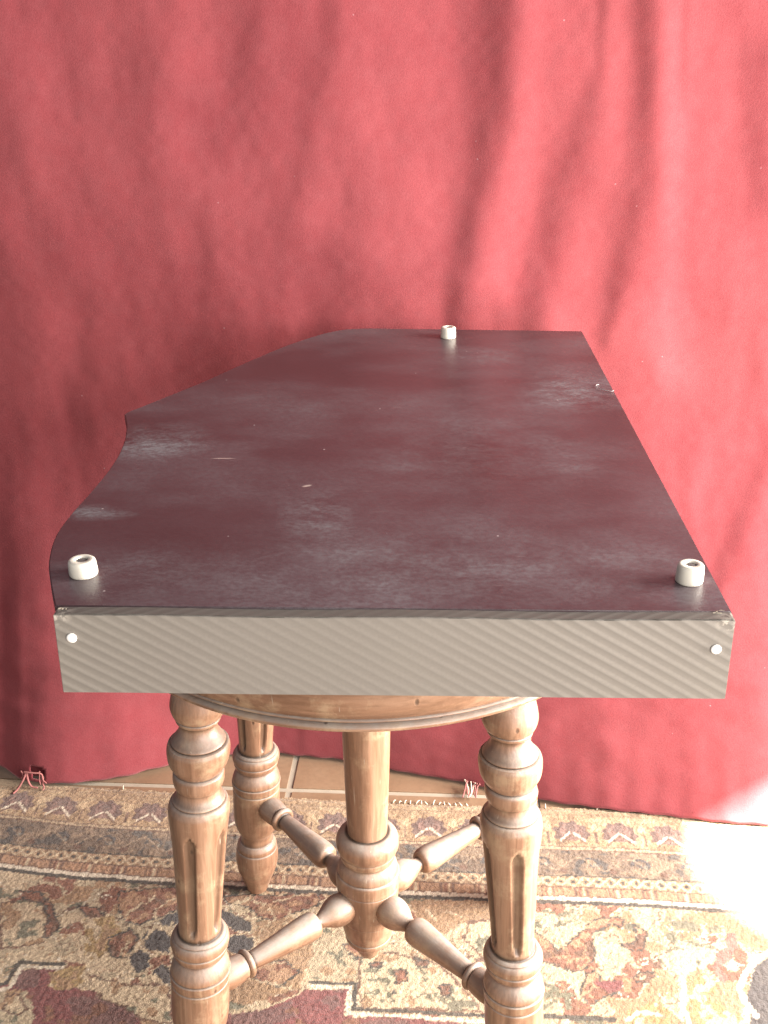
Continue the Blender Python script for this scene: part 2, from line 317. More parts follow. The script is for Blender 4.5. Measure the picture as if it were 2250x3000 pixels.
# ------------------------------------------------------------------ rug
PAL = {'c': (0.56, 0.45, 0.31), 't': (0.38, 0.250, 0.150), 'r': (0.27, 0.130, 0.085), 'r2': (0.43, 0.165, 0.135), 'm': (0.235, 0.085, 0.080), 'g': (0.38, 0.265, 0.13),
       'd': (0.105, 0.092, 0.088), 'o': (0.42, 0.265, 0.165), 'w': (0.68, 0.60, 0.48), 'k': (0.095, 0.080, 0.065), 'k2': (0.19, 0.11, 0.075), 'v': (0.47, 0.385, 0.265), 'v2': (0.20, 0.185, 0.13), 'p': (0.205, 0.105, 0.095)}
PAL = {k: np.array(v) for k, v in PAL.items()}
RUGDATA = "m,0,-392 -8 -351 6 -346 28 -308 27 -306 10 -275 1 -222 -5 -208 -44 -209 -94 -360 -97;p,0,-288 -7 -226 -6 -211 -51 -271 -52;v,0,-383 1 -334 0 -319 -16 -313 -42 -364 -54;c,0,-349 -7 -336 -5 -324 -21 -332 -30 -345 -24;c,0,-396 119 -372 125 -348 120 -337 95 -337 63 -374 54;r,0,-384 139 -354 134 -335 112 -320 84 -328 67 -339 69 -336 95 -350 120 -373 127;r,0,-317 118 -288 115 -275 96 -291 92 -305 103;g,0,-298 99 -272 103 -258 81 -261 52 -275 38 -287 45;g,0,-315 23 -284 34 -276 14 -294 2 -309 5;r,0,-275 141 -207 148 -201 114 -227 100 -238 89 -255 92 -271 113;r,0,-269 70 -248 85 -238 70 -242 45 -257 42;c,0,-279 19 -251 14 -231 8 -195 12 -184 -37 -212 -33 -231 -18 -258 -7;d,0,-223 97 -217 108 -200 112 -197 93 -208 89 -219 87;d,0,-237 70 -230 83 -213 84 -204 71 -202 48 -218 54 -230 56;d,0,-241 47 -233 58 -221 49 -216 32 -227 23 -236 32;d,0,-216 28 -206 35 -196 29 -191 7 -205 12;c,3,-237 56 -230 74 -226 82;c,3,-222 87 -209 85 -205 95;c,3,-242 49 -236 28 -227 22 -216 25;c,3,-229 102 -229 112 -220 122 -205 132;c,3,-270 41 -251 40;c,3,-257 100 -248 119 -236 131;c,3,-280 17 -266 3 -247 -8 -231 -15;c,3,-247 67 -248 47;c,3,-308 55 -303 64 -292 86;v,4,-404 145 -397 153;v,4,-380 156 -368 150;v,4,-360 150 -348 148;v,4,-345 152 -331 140 -334 134;v,4,-383 131 -393 137;v,4,-366 52 -348 56;v,4,-370 40 -361 38;v,4,-319 156 -306 153;k,4.5,-400 -20 -370 2 -353 9 -350 36 -305 34;w,4,-398 -27 -368 -5 -348 4 -345 31 -305 29;r,0,-161 136 -108 137 -56 144 -54 121 -85 106 -101 95 -120 102 -135 120 -156 123;t,0,-129 95 -85 103 -58 82 -61 38 -70 10 -115 -14 -135 -10 -139 37 -117 50;r,0,-114 37 -86 44 -68 30 -88 9 -112 20;m,0,-135 -25 -103 -20 -83 -9 -66 5 -25 6 -20 -78 -140 -80;p,0,-130 -26 -91 -18 -77 -7 -67 -28 -100 -41 -127 -46;v,0,-59 78 -26 86 -23 20 -57 19 -61 46;d,0,-166 116 -150 112 -125 95 -125 82 -140 81 -156 94;d,0,-148 67 -140 79 -119 76 -117 60 -128 49 -144 53;c,3,-160 120 -145 116 -130 102 -121 88 -124 81 -142 77;c,3,-115 74 -117 60 -123 49;c,3,-147 123 -134 129 -111 120;c,3,-108 113 -104 100 -115 81;c,3,-133 -23 -103 -17 -83 -7 -69 7;c,3,-131 44 -110 37 -87 38;c,3,-120 21 -100 17 -77 9;c,3,-103 124 -81 136 -58 142;c,3,-86 113 -91 95 -82 85;v,0,-55 75 -19 77 22 67 89 33 113 -7 111 -19 -10 -16 -11 17 -58 20 -57 41;c,0,-11 48 23 56 69 39 94 6 107 -17 -7 -16;m,0,-61 6 -18 7 -22 -25 111 -33 109 -69 -73 -72;p,0,-9 -31 36 -32 48 -49 -1 -56;r,0,-29 70 -7 67 -1 52 -15 45 -26 55;r,0,20 33 36 35 35 18 24 13;r,0,41 49 60 46 57 35 44 39;r,0,66 13 80 17 80 2 69 0;r,0,-1 45 12 44 10 35 -1 36;r,0,26 11 31 1 23 3;v2,4,2 19 13 18;v2,4,17 19 19 3 21 -5;v2,4,1 1 10 9;v2,4,46 -3 57 3 59 -5;v2,4,64 3 74 -6;v2,4,47 37 52 27;v2,4,-42 52 -28 41;v2,4,69 -6 84 -8;r,0,-112 181 -55 173 -51 148 -79 139 -107 135;c,3,-107 164 -80 156 -62 169;c,3,-99 139 -82 147;c,3,-74 147 -40 145;t,0,39 129 127 132 125 103 91 98 74 79 44 105;c,0,98 98 128 103 124 47 111 50 95 79;c,3,54 117 64 102;c,3,78 113 92 106;k,4.5,-58 16 -13 14 -14 -17 117 -23;w,4,-57 11 -18 9 -19 -22 116 -30;r,0,164 97 170 87 177 79 188 63 201 76 217 92 231 107 254 111 265 105 257 94 246 98 236 90 226 86 227 66 221 49 212 34 199 33 185 39 169 46 165 65;r,0,267 101 275 95 284 87 275 63 266 60 252 66 255 74 268 75 271 85;r,0,211 33 224 35 224 21 246 22 241 8 227 1 212 -8 203 6;m,0,217 21 245 21 240 10 226 6;r,0,257 27 264 34 277 36 279 27 269 19 258 19;c,0,262 27 271 31 272 23 264 22;k2,0,275 49 286 46 288 36 279 38;t,0,246 27 256 23 250 7 244 8;o,2.5,178 81 195 62 197 43;o,2.5,204 74 215 68 206 46;o,2.5,181 54 201 50 219 54;o,2.5,217 92 233 100 258 103;o,2.5,174 65 187 50;o,2.5,212 24 219 15 209 6;v2,4.5,181 116 189 112;v2,4.5,195 108 208 115;v2,4.5,192 96 205 102;v2,4.5,173 16 182 9;v2,4.5,191 8 192 -10;v2,4.5,168 -12 179 -3;v2,4.5,310 110 313 102;v2,4.5,331 108 326 98;v2,4.5,306 87 317 84;v2,4.5,294 63 311 65;v2,4.5,324 70 336 68;v,5,243 45 256 55;v,5,258 51 264 42;v,5,225 37 226 26;v,5,233 39 234 25;g,0,310 26 324 41 332 26 341 23 355 8 348 -31 294 -44 299 -10;o,0,337 23 352 26 356 0 346 -19 336 -9;r2,0,363 88 373 86 371 68 359 57 343 37 352 26 341 23 337 41 346 64 360 66;d,0,380 47 403 57 422 28 400 -42 355 -43 358 -2;w,6,405 65 384 53 368 34 357 16 358 -2 364 -19;g,0,243 -19 260 -4 276 -2 291 -20 294 -44 234 -45;w,5,306 26 298 -10 301 -34;w,4,243 -26 255 -16 273 -19;k,6,165 -22 230 -26"
ST = 0.0016
xs = np.arange(-0.80, 0.861, ST); ys = np.arange(-0.50, 0.3221, ST)
X, Y = np.meshgrid(xs, ys)
LX = np.array([-0.90, -0.4151, -0.3689, -0.3241, -0.2652, -0.0752, -0.0404, 0.0359, 0.1244, 0.1709, 0.2877, 0.3618, 0.90])
LY = np.array([0.235, 0.1784, 0.1703, 0.1649, 0.1604, 0.1473, 0.1446, 0.1411, 0.1373, 0.1364, 0.1316, 0.1256, 0.095])
# a ripple at knot scale makes every outline step and waver
wx = (vnoise(X, Y, 330, 3) - 0.5) * 0.0036 + (vnoise(X, Y, 60, 4) - 0.5) * 0.005
wy = (vnoise(X, Y, 330, 5) - 0.5) * 0.0036 + (vnoise(X, Y, 60, 6) - 0.5) * 0.004
XW, YW = X + wx, Y + wy
V = Y - np.interp(X, LX, LY)                    # distance from the cream guard line, into the border
VW = V + (vnoise(X, Y, 240, 8) - 0.5) * 0.0018
COL = np.empty(X.shape + (3,)); COL[:] = PAL['v']
def put(mask, c): COL[mask] = PAL[c] if isinstance(c, str) else c
# field: worn vines and leaves on cream
n1 = fbm(XW, YW, 24, 21, 3); n2 = fbm(XW, YW, 40, 31, 2); n3 = fbm(XW, YW, 55, 41, 2)
put(n1 > 0.54, 'c'); put(n1 < 0.40, 't')
put((n2 > 0.66), 'r'); put((np.abs(n2 - 0.655) < 0.016), 'c'); put((n3 > 0.73), 'v2')
put((np.abs(n1 - 0.475) < 0.007), 'k2'); put((np.abs(n1 - 0.56) < 0.006), 't'); put((np.abs(n3 - 0.64) < 0.010), 'w')
# drawn motifs
def inpoly(px, py, L):
    ins = np.zeros(px.shape, bool); j = len(L) - 1
    for i in range(len(L)):
        xi, yi = L[i]; xj, yj = L[j]
        if yi != yj:
            ins ^= ((yi > py) != (yj > py)) & (px < (xj - xi) * (py - yi) / (yj - yi) + xi)
        j = i
    return ins
def segd(px, py, L):
    d = np.full(px.shape, 1e9)
    for (x0, y0), (x1, y1) in zip(L[:-1], L[1:]):
        vx, vy = x1 - x0, y1 - y0; q = max(vx * vx + vy * vy, 1e-9)
        t = np.clip(((px - x0) * vx + (py - y0) * vy) / q, 0, 1)
        d = np.minimum(d, np.hypot(px - x0 - t * vx, py - y0 - t * vy))
    return d
for it in RUGDATA.split(';'):
    c, w, pts = it.split(','); w = float(w); nums = [float(v) / 1000 for v in pts.split()]; L = list(zip(nums[0::2], nums[1::2]))
    x0 = min(p[0] for p in L) - 0.012; x1 = max(p[0] for p in L) + 0.012; y0 = min(p[1] for p in L) - 0.012; y1 = max(p[1] for p in L) + 0.012
    i0, i1 = np.searchsorted(xs, [x0, x1]); j0, j1 = np.searchsorted(ys, [y0, y1])
    sl = (slice(j0, j1), slice(i0, i1)); px, py = XW[sl], YW[sl]; sub = COL[sl]
    if not px.size: continue
    if w == 0:
        m = inpoly(px, py, L); dm = segd(px, py, L + L[:1])
        sub[m] = PAL[c]
        if c in 'rmgdot' and c != 't':
            if c in 'rg':                       # small filling inside the flowers
                f = fbm(px, py, 90, 77, 2); sub[m & (f > 0.60)] = PAL['o' if c == 'r' else 't']; sub[m & (f < 0.36)] = PAL['k2' if c == 'r' else 'c']
            if c in 'rd': sub[m & (dm < (0.0021 if c == 'r' else 0.0010))] = PAL['k' if c == 'r' else 'c']
        if c in ('m', 'p'):
            f = fbm(px, py, 40, 78, 3); sub[m & (f > 0.62)] = PAL['r'] * 0.9; sub[m & (f < 0.33)] = PAL['p']
        if c == 'c': sub[(dm < 0.0014)] = PAL['k2']
        if c in ('v', 'c'):
            f = fbm(px, py, 70, 79, 2); sub[m & (f > 0.68)] = PAL['t']; sub[m & (f < 0.27)] = PAL['v2']
    else:
        pp = (X[sl], Y[sl]) if c in 'kw' else (px, py)
        sub[segd(pp[0] + wx[sl] * 0.35, pp[1] + wy[sl] * 0.35, L) < w / 2000] = PAL[c]
# border
B = V > -0.0085
bt = PAL['t'] * 0.95
put(B, bt)
put((VW > -0.0085) & (VW <= -0.0030), 'k'); put((VW > -0.0030) & (VW <= 0.0028), 'w')
put((VW > 0.0028) & (VW <= 0.0045), 'k2')
u = X * 1.0
pd = (u + 0.013 * 0) % 0.036
m = (VW > 0.0045) & (VW <= 0.0170); put(m, (0.40, 0.245, 0.15)); put(m & (pd < 0.0020), 'k2'); put(m & (np.abs(pd - 0.006) < 0.0012), 'r'); put(m & (np.abs(pd - 0.010) < 0.0012), 'c'); put(m & (np.abs(pd - 0.014) < 0.0012), 'k2')
put((VW > 0.0170) & (VW <= 0.0190), 'k2')
m = (VW > 0.0190) & (VW <= 0.0345); pu = (u % 0.0135) / 0.0135 - 0.5; pv = (VW - 0.0267) / 0.0155
put(m, 't'); put(m & (np.abs(np.abs(pu) - np.abs(pv)) < 0.13), 'c'); put(m & (np.abs(pu) > 0.36) & (np.abs(pv) < 0.16), 'k')
put((VW > 0.0345) & (VW <= 0.0368), 'k')
m = (VW > 0.0368) & (VW <= 0.0775)              # dark band of scrolling leaves
put(m, (0.215, 0.155, 0.110)); f = fbm(XW, YW, 70, 51, 2)
put(m & (f > 0.60), (0.31, 0.225, 0.155)); put(m & (f < 0.34), (0.125, 0.105, 0.090))
su = (u % 0.0546) / 0.0546; cxx = (su - 0.42) * 0.0546; cvv = VW - 0.056
rr = np.hypot(cxx, cvv * 1.05); aa = np.arctan2(cvv, cxx)
put(m & (np.abs(rr - (0.0065 + 0.0016 * aa)) < 0.0019), 'd'); put(m & (np.hypot(cxx - 0.003, cvv + 0.002) < 0.0030), (0.30, 0.27, 0.22))
put(m & (np.abs(cvv - 0.010 * np.sin(su * 2 * PI + 0.6)) < 0.0011), (0.36, 0.27, 0.19)); put(m & (np.hypot(cxx - 0.021, (cvv + 0.012)) < 0.0045), 'k2')
put((VW > 0.0775) & (VW <= 0.0795), 'k2'); put((VW > 0.0795) & (VW <= 0.0835), (0.47, 0.36, 0.24)); put((VW > 0.0835) & (VW <= 0.0850), 'k2')
m = (VW > 0.0850)
put(m, (0.40, 0.275, 0.165)); f = fbm(XW, YW, 85, 61, 2); put(m & (f > 0.64), (0.47, 0.35, 0.22)); put(m & (f < 0.30), (0.29, 0.19, 0.11))
pu = ((u - 0.225 + 0.0273) % 0.0546) - 0.0273; pw = VW - 0.107        # palmettes: a dark fan over two pale wings
fan = (np.hypot(pu / 0.0195, pw / 0.0215) < 1 + 0.10 * np.cos(np.arctan2(pw, pu) * 9)) & (pw > -0.012 + np.abs(pu) * 0.15)
put(m & fan, (0.185, 0.115, 0.095)); put(m & fan & (np.hypot(pu / 0.013, (pw - 0.003) / 0.0145) < 1), (0.27, 0.165, 0.135))
put(m & fan & (np.hypot(pu / 0.0065, (pw - 0.010) / 0.0075) < 1), (0.20, 0.13, 0.11))
wing = np.abs(pw - (0.003 - 1.05 * np.abs(pu))) < 0.0023
put(m & wing & (np.abs(pu) < 0.0150) & (np.abs(pu) > 0.001), 'w'); put(m & (np.abs(pw - (-0.0018 - 1.05 * np.abs(pu))) < 0.0014) & (np.abs(pu) < 0.016), 'k2')
pu2 = ((u - 0.225) % 0.0546) - 0.0273
put(m & (np.hypot(pu2 / 0.005, (pw - 0.011) / 0.007) < 1), (0.55, 0.41, 0.26)); put(m & (np.abs(pu2) < 0.0011) & (np.abs(pw + 0.007) < 0.010), 'k2')
put((VW > 0.1395) & (VW <= 0.1415), (0.30, 0.20, 0.12))
# every knot its own shade, rows slightly uneven, worn overall
COL = COL ** 1.10 * 0.62 * np.array([1.04, 0.99, 0.93])
COL *= (0.90 + 0.20 * RNG.random(X.shape))[..., None]
COL *= (0.90 + 0.2 * vnoise(X * 0.15, Y, 420, 91))[..., None]
keep = V < 0.1565 + (vnoise(X, Y * 0, 160, 95) - 0.5) * 0.004
Z = 0.0162 + (RNG.random(X.shape) - 0.5) * 0.0011 + (fbm(X, Y, 9, 97, 2) - 0.5) * 0.0012
Z = np.where(V > 0.150, Z - 0.0022, Z)
ny, nx = X.shape
verts = np.stack([X + (RNG.random(X.shape) - .5) * 0.0006, Y + (RNG.random(X.shape) - .5) * 0.0006, Z - 0.0102], -1).reshape(-1, 3)
idx = np.arange(nx * ny).reshape(ny, nx)
kq = keep[:-1, :-1] & keep[1:, :-1] & keep[:-1, 1:] & keep[1:, 1:]
faces = np.stack([idx[:-1, :-1], idx[:-1, 1:], idx[1:, 1:], idx[1:, :-1]], -1)[kq]
# edge lip down to the floor
used = np.zeros(nx * ny, bool); used[faces.ravel()] = True; remap = np.cumsum(used) - 1
verts = verts[used]; faces = remap[faces]; cols = COL.reshape(-1, 3)[used]
def grid_mesh(name, verts, faces, mat):
    me = bpy.data.meshes.new(name); nf = len(faces)
    me.vertices.add(len(verts)); me.vertices.foreach_set('co', verts.astype(np.float32).ravel())
    me.loops.add(nf * 4); me.loops.foreach_set('vertex_index', faces.astype(np.int32).ravel())
    me.polygons.add(nf); me.polygons.foreach_set('loop_start', np.arange(0, nf * 4, 4, dtype=np.int32))
    me.update(calc_edges=True); me.materials.append(mat); return me
me = grid_mesh('rug', verts, faces, M_RUG)
ca = me.color_attributes.new('knots', 'FLOAT_COLOR', 'POINT')
ca.data.foreach_set('color', np.concatenate([cols, np.ones((len(cols), 1))], 1).astype(np.float32).ravel())
rug = tag(empty('rug', (0, 0, 0)), 'worn oriental rug with cream field, rust flowers and dark palmette border under the stool', 'rug')
obj('pile', me, None, rug)
bm = bmesh.new()
top = [(x, np.interp(x, LX, LY) + 0.1545) for x in np.linspace(-0.79, 0.85, 60)]
bk = [bm.verts.new((x, y, 0.0005)) for x, y in top] + [bm.verts.new((0.85, -0.49, 0.0005)), bm.verts.new((-0.79, -0.49, 0.0005))]
f = bm.faces.new(bk); ex = bmesh.ops.extrude_face_region(bm, geom=[f])
for v in ex['geom']:
    if isinstance(v, bmesh.types.BMVert): v.co.z = 0.0024
bmesh.ops.recalc_face_normals(bm, faces=bm.faces)
for v in bm.verts: v.co.z += 0.0002
obj('backing', bm, m_plain('jute_backing', (0.30, 0.22, 0.14), 0.95, 0.4, 300), rug, smooth=False)
for x in list(np.linspace(0.012, 0.108, 15)) + [-0.31, -0.235, 0.2, 0.26, 0.29]:          # tufts of cut fringe along the far edge
    y = np.interp(x, LX, LY) + 0.154; a = random.uniform(-0.9, 0.9); L = random.uniform(0.004, 0.010)
    obj('fringe_tuft', tube([(x, y, 0.0045), (x + math.sin(a) * L * .5, y + math.cos(a) * L * .5, 0.0062), (x + math.sin(a) * L, y + math.cos(a) * L, 0.0040)], 0.00085, 6, 0.7), M_FRINGE, rug)

# ------------------------------------------------------------------ curtain
HEM = [(-0.95, 0.33), (-0.60, 0.356), (-0.4718, 0.3508), (-0.4555, 0.3454), (-0.445, 0.3345), (-0.4109, 0.3237), (-0.3777, 0.325), (-0.3188, 0.3417), (-0.2822, 0.3594), (-0.2553, 0.3714), (-0.2222, 0.3837), (-0.1822, 0.3923), (-0.1352, 0.396), (-0.0487, 0.3833), (0.019, 0.3609), (0.1045, 0.3386), (0.1267, 0.3297), (0.1962, 0.3045), (0.2752, 0.283), (0.3394, 0.272), (0.4079, 0.2597), (0.4534, 0.2562), (0.6, 0.27), (0.95, 0.30)]
FOLDS = [(-0.55,[(0.124,0.917,0.0195),(0.123,0.84,0.02),(0.121,0.772,0.0214),(0.103,0.677,0.012),(0.091,0.601,0.0123),(0.086,0.538,0.0105),(0.084,0.495,0.0085)]),(0.45,[(0.162,0.917,0.013),(0.163,0.795,0.0145),(0.153,0.701,0.0169),(0.141,0.601,0.0205)]),(-0.38,[(0.233,0.866,0.0047),(0.233,0.822,0.0067),(0.225,0.772,0.0145),(0.207,0.713,0.0178),(0.19,0.652,0.0182),(0.179,0.575,0.0155),(0.171,0.517,0.0137)]),(-0.5,[(0.274,0.917,0.012),(0.281,0.817,0.0134),(0.28,0.748,0.0146),(0.283,0.71,0.0178),(0.278,0.652,0.0161),(0.265,0.575,0.0093),(0.259,0.538,0.0073)]),(0.4,[(0.298,0.916,0.0101),(0.31,0.794,0.0125),(0.321,0.652,0.0151),(0.341,0.495,0.0179)]),(-0.3,[(0.313,0.916,0.0032),(0.322,0.812,0.0038)]),(-0.22,[(0.396,0.817,0.0119),(0.411,0.691,0.0124)]),(-0.42,[(-0.039,0.909,0.0103),(-0.051,0.84,0.0105),(-0.071,0.772,0.0117),(-0.091,0.701,0.013),(-0.103,0.642,0.0133),(-0.107,0.601,0.0103)]),(0.3,[(-0.01,0.884,0.0141),(-0.016,0.795,0.0165),(-0.036,0.725,0.0149),(-0.058,0.672,0.0152)]),(-0.3,[(-0.046,0.622,0.0154),(-0.036,0.58,0.0145),(-0.061,0.538,0.0158)]),(-0.22,[(-0.239,0.91,0.0235),(-0.254,0.773,0.0246),(-0.254,0.692,0.0202),(-0.263,0.642,0.0154)]),(0.2,[(-0.197,0.884,0.0189),(-0.212,0.773,0.0177),(-0.219,0.652,0.0082)]),(-0.28,[(-0.194,0.662,0.0071),(-0.191,0.601,0.0083),(-0.207,0.527,0.0095)]),(0.25,[(-0.355,0.832,0.0194),(-0.36,0.749,0.0149),(-0.399,0.662,0.0154)]),(-0.2,[(-0.386,0.726,0.009),(-0.375,0.667,0.0092),(-0.371,0.621,0.0078)]),(-0.25,[(-0.119,0.884,0.0085),(-0.141,0.823,0.0106),(-0.164,0.749,0.0119)]),(-0.4,[(0.458,0.406,0.0086),(0.434,0.335,0.0099),(0.41,0.274,0.0101),(0.39,0.223,0.008)]),(-0.22,[(0.361,0.394,0.0109),(0.371,0.273,0.0112)]),(0.3,[(0.385,0.382,0.0065),(0.377,0.347,0.0066)]),(-0.25,[(-0.326,0.58,0.0073),(-0.338,0.516,0.0107),(-0.355,0.437,0.0088)]),(0.25,[(-0.366,0.548,0.0159),(-0.385,0.437,0.0186),(-0.401,0.349,0.0169)]),(-0.25,[(-0.434,0.269,0.0115),(-0.459,0.158,0.0154),(-0.485,0.055,0.0159)]),(0.25,[(-0.427,0.158,0.0142),(-0.456,0.041,0.0159)]),(-0.15,[(0.429,0.549,0.0103),(0.44,0.462,0.0106)])]
cx = np.linspace(-0.92, 0.92, 700); cz = np.linspace(0.0, 1.02, 360)
CX, CZ = np.meshgrid(cx, cz)
slope = np.zeros(CX.shape)
for s, L in FOLDS:
    zz = [p[1] for p in L][::-1]; px = np.interp(CZ, zz, [p[0] for p in L][::-1]); pw = np.interp(CZ, zz, [p[2] for p in L][::-1])
    fade = np.clip((CZ - (min(zz) - 0.05)) / 0.05, 0, 1) * np.clip(((max(zz) + 0.05) - CZ) / 0.05, 0, 1)
    if max(zz) > 0.85: fade = np.clip((CZ - (min(zz) - 0.05)) / 0.05, 0, 1)
    fade = fade * fade * (3 - 2 * fade)
    slope += (0.48 if L[0][0] > 0.05 else 0.24) * s * fade * np.exp(-(np.abs(CX - px) / (pw * 1.35)) ** 2)
# folds of the parts out of view, and soft random ones everywhere
out = np.clip((np.abs(CX) - 0.54) / 0.1, 0, 1)
slope += out * 0.35 * np.sin(CX * 52 + 3 * vnoise(CX, CZ, 2, 71) + CZ * 1.5)
w1 = vnoise(CX + 0.10 * CZ, CZ * 0.16, 26, 72) - 0.5; w2 = vnoise(CX + 0.16 * CZ, CZ * 0.25, 60, 73) - 0.5; w3 = vnoise(CX, CZ * 0.6, 45, 74) - 0.5
slope += 0.16 * w1 + 0.09 * w2 + 0.04 * w3
dx = cx[1] - cx[0]
disp = np.cumsum(slope, 1) * dx
# remove the drift so the cloth stays near its hanging plane
k = 150; ker = np.ones(k) / k
pad = np.pad(disp, ((0, 0), (k // 2, k - k // 2 - 1)), mode='edge')
cs = np.cumsum(np.pad(pad, ((0, 0), (1, 0))), 1); smooth = (cs[:, k:] - cs[:, :-k]) / k
disp = disp - smooth
disp = (np.roll(disp, 1, 0) + 2 * disp + np.roll(disp, -1, 0)) / 4
hx = np.array([p[0] for p in HEM]); hy = np.array([p[1] for p in HEM])
hem = np.interp(cx, hx, hy); hk = np.ones(9) / 9; hem = np.convolve(np.pad(hem, 4, mode='edge'), hk, 'valid')[None, :]
s1 = np.clip((CX - 0.24) / 0.35, 0, 1); s1 = s1 * s1 * (3 - 2 * s1)
y0 = 0.462 - 0.015 * s1
t = np.clip(CZ / 0.50, 0, 1); t = np.sin(t * PI / 2) ** 1.15
base = hem + (y0 - hem) * t
amp = np.clip(CZ / 0.20, 0.15, 1)
CYY = base + disp * amp + (vnoise(CX + CZ * 1.6, CZ * 2.2 - CX * 0.8, 20, 75) - 0.5) * 0.0035 * np.exp(-((CZ - 0.13) / 0.10) ** 2) + (vnoise(CX, CZ, 90, 76) - 0.5) * 0.0004
lim = np.where((CX > -0.23) & (CX < 0.25) & (CZ > 0.44) & (CZ < 0.64), 0.424, -9)
CYY = np.maximum(CYY, lim)
zlift = 0.0052 + 0.012 * np.exp(-((cx + 0.475) / 0.018) ** 2) + 0.0008 * np.sin(cx * 190) + 0.0015 * vnoise(cx, cx * 0, 60, 77)
rugtop = np.interp(cx, LX, LY) + 0.158
onrug = np.convolve(np.pad((hem[0] < rugtop).astype(float), 30, mode='edge'), np.hanning(61) / np.hanning(61).sum(), 'valid')
zlift = zlift + 0.004 * onrug
CZZ = CZ + np.where(CZ < 0.10, zlift[None, :] * (1 - CZ / 0.10), 0)
verts = np.stack([CX, CYY, CZZ], -1).reshape(-1, 3)
nz, nxx = CX.shape; idx = np.arange(nz * nxx).reshape(nz, nxx)
faces = np.stack([idx[:-1, :-1], idx[:-1, 1:], idx[1:, 1:], idx[1:, :-1]], -1)
fc = np.stack([CX, CZZ], -1)[:-1, :-1]
torn = (np.abs(fc[..., 0] + 0.4165 + 0.15 * (fc[..., 1] - 0.015)) < 0.0085 - 0.10 * (0.022 - fc[..., 1]).clip(0, 1)) & (fc[..., 1] < 0.026) & (fc[..., 1] > 0.010)
faces = faces[~torn]
cur = tag(empty('curtain', (0, 0.40, 0)), 'faded red cotton curtain hanging to the floor behind the box and stool', 'curtain')
me = grid_mesh('cloth', verts - np.array([0, 0.40, 0]), faces, M_CURT)
cl = obj('cloth', me, None, cur)
so = cl.modifiers.new('thickness', 'SOLIDIFY'); so.thickness = 0.0012; so.offset = 1.0
# turned hem: a stitched roll along the bottom edge
hp = [(x, np.interp(x, cx, CYY[0]) - 0.40, np.interp(x, cx, CZZ[0])) for x in np.linspace(-0.90, 0.90, 260)]
obj('hem', tube(hp, 0.0011, 8, 1.0), M_CURT, cur)
def strand(name, pts, r, m, par, dz=0):
    P = [Vector(p) for p in pts]; out = []
    for i in range(len(P) - 1):
        for k in range(5):
            q = P[max(i - 1, 0)], P[i], P[i + 1], P[min(i + 2, len(P) - 1)]; u_ = k / 5
            out.append(0.5 * (2 * q[1] + (q[2] - q[0]) * u_ + (2 * q[0] - 5 * q[1] + 4 * q[2] - q[3]) * u_ ** 2 + (3 * q[1] - q[0] - 3 * q[2] + q[3]) * u_ ** 3))
    out.append(P[-1]); return obj(name, tube(out, r * 1.15, 6, 0.7), m, par)
bm = bmesh.new(); q = [bm.verts.new((x, 0.3345 - 0.40 + dy, z)) for x, z, dy in ((-0.430, 0.009, 0.003), (-0.402, 0.009, 0.003), (-0.402, 0.034, 0.016), (-0.430, 0.034, 0.016))]; bm.faces.new(q)
obj('hem_lining', bm, M_CURT, cur, smooth=False)
yo = 0.3195 - 0.40
for pts, r in (([(-0.4290, yo, 0.027), (-0.4275, yo - .001, 0.028), (-0.4165, yo - .002, 0.0275), (-0.4085, yo - .001, 0.026), (-0.4065, yo, 0.018)], 0.0011),
               ([(-0.4265, yo, 0.027), (-0.4300, yo - .004, 0.019), (-0.4370, yo - .008, 0.008), (-0.4400, yo - .016, 0.0075)], 0.0013),
               ([(-0.4260, yo, 0.026), (-0.4245, yo - .003, 0.017), (-0.4205, yo - .005, 0.010), (-0.4130, yo - .006, 0.009)], 0.0013),
               ([(-0.4075, yo, 0.024), (-0.4060, yo - .003, 0.018), (-0.4020, yo - .004, 0.014)], 0.0009),
               ([(-0.4085, yo, 0.022), (-0.4070, yo - .003, 0.013), (-0.4055, yo - .005, 0.0085), (-0.4060, yo - .009, 0.0078)], 0.0010),
               ([(-0.4345, yo + .004, 0.026), (-0.4310, yo, 0.023), (-0.4330, yo - .002, 0.019)], 0.0009),
               ([(-0.4115, yo + .004, 0.026), (-0.4125, yo + .002, 0.014), (-0.4110, yo, 0.009)], 0.0007)):
    strand('loose_thread', pts, r, M_THREAD, cur)
y1 = 0.338 - 0.40
for k in range(9):                               # frayed tassel by the right front leg
    x0 = 0.106 + 0.0022 * k + random.uniform(-.001, .001); x1 = x0 + random.uniform(-.006, .006)
    strand('loose_thread', [(x0, y1 - 0.006 - k * 0.0012, 0.013), (x0 + random.uniform(-.003, .003), y1 - 0.012, 0.011), (x1, y1 - 0.022 - random.uniform(0, .006), 0.0075), (x1 + random.uniform(-.004, .004), y1 - 0.033, 0.0070)], 0.0009, M_THREAD if k % 3 else M_FRINGE, cur)

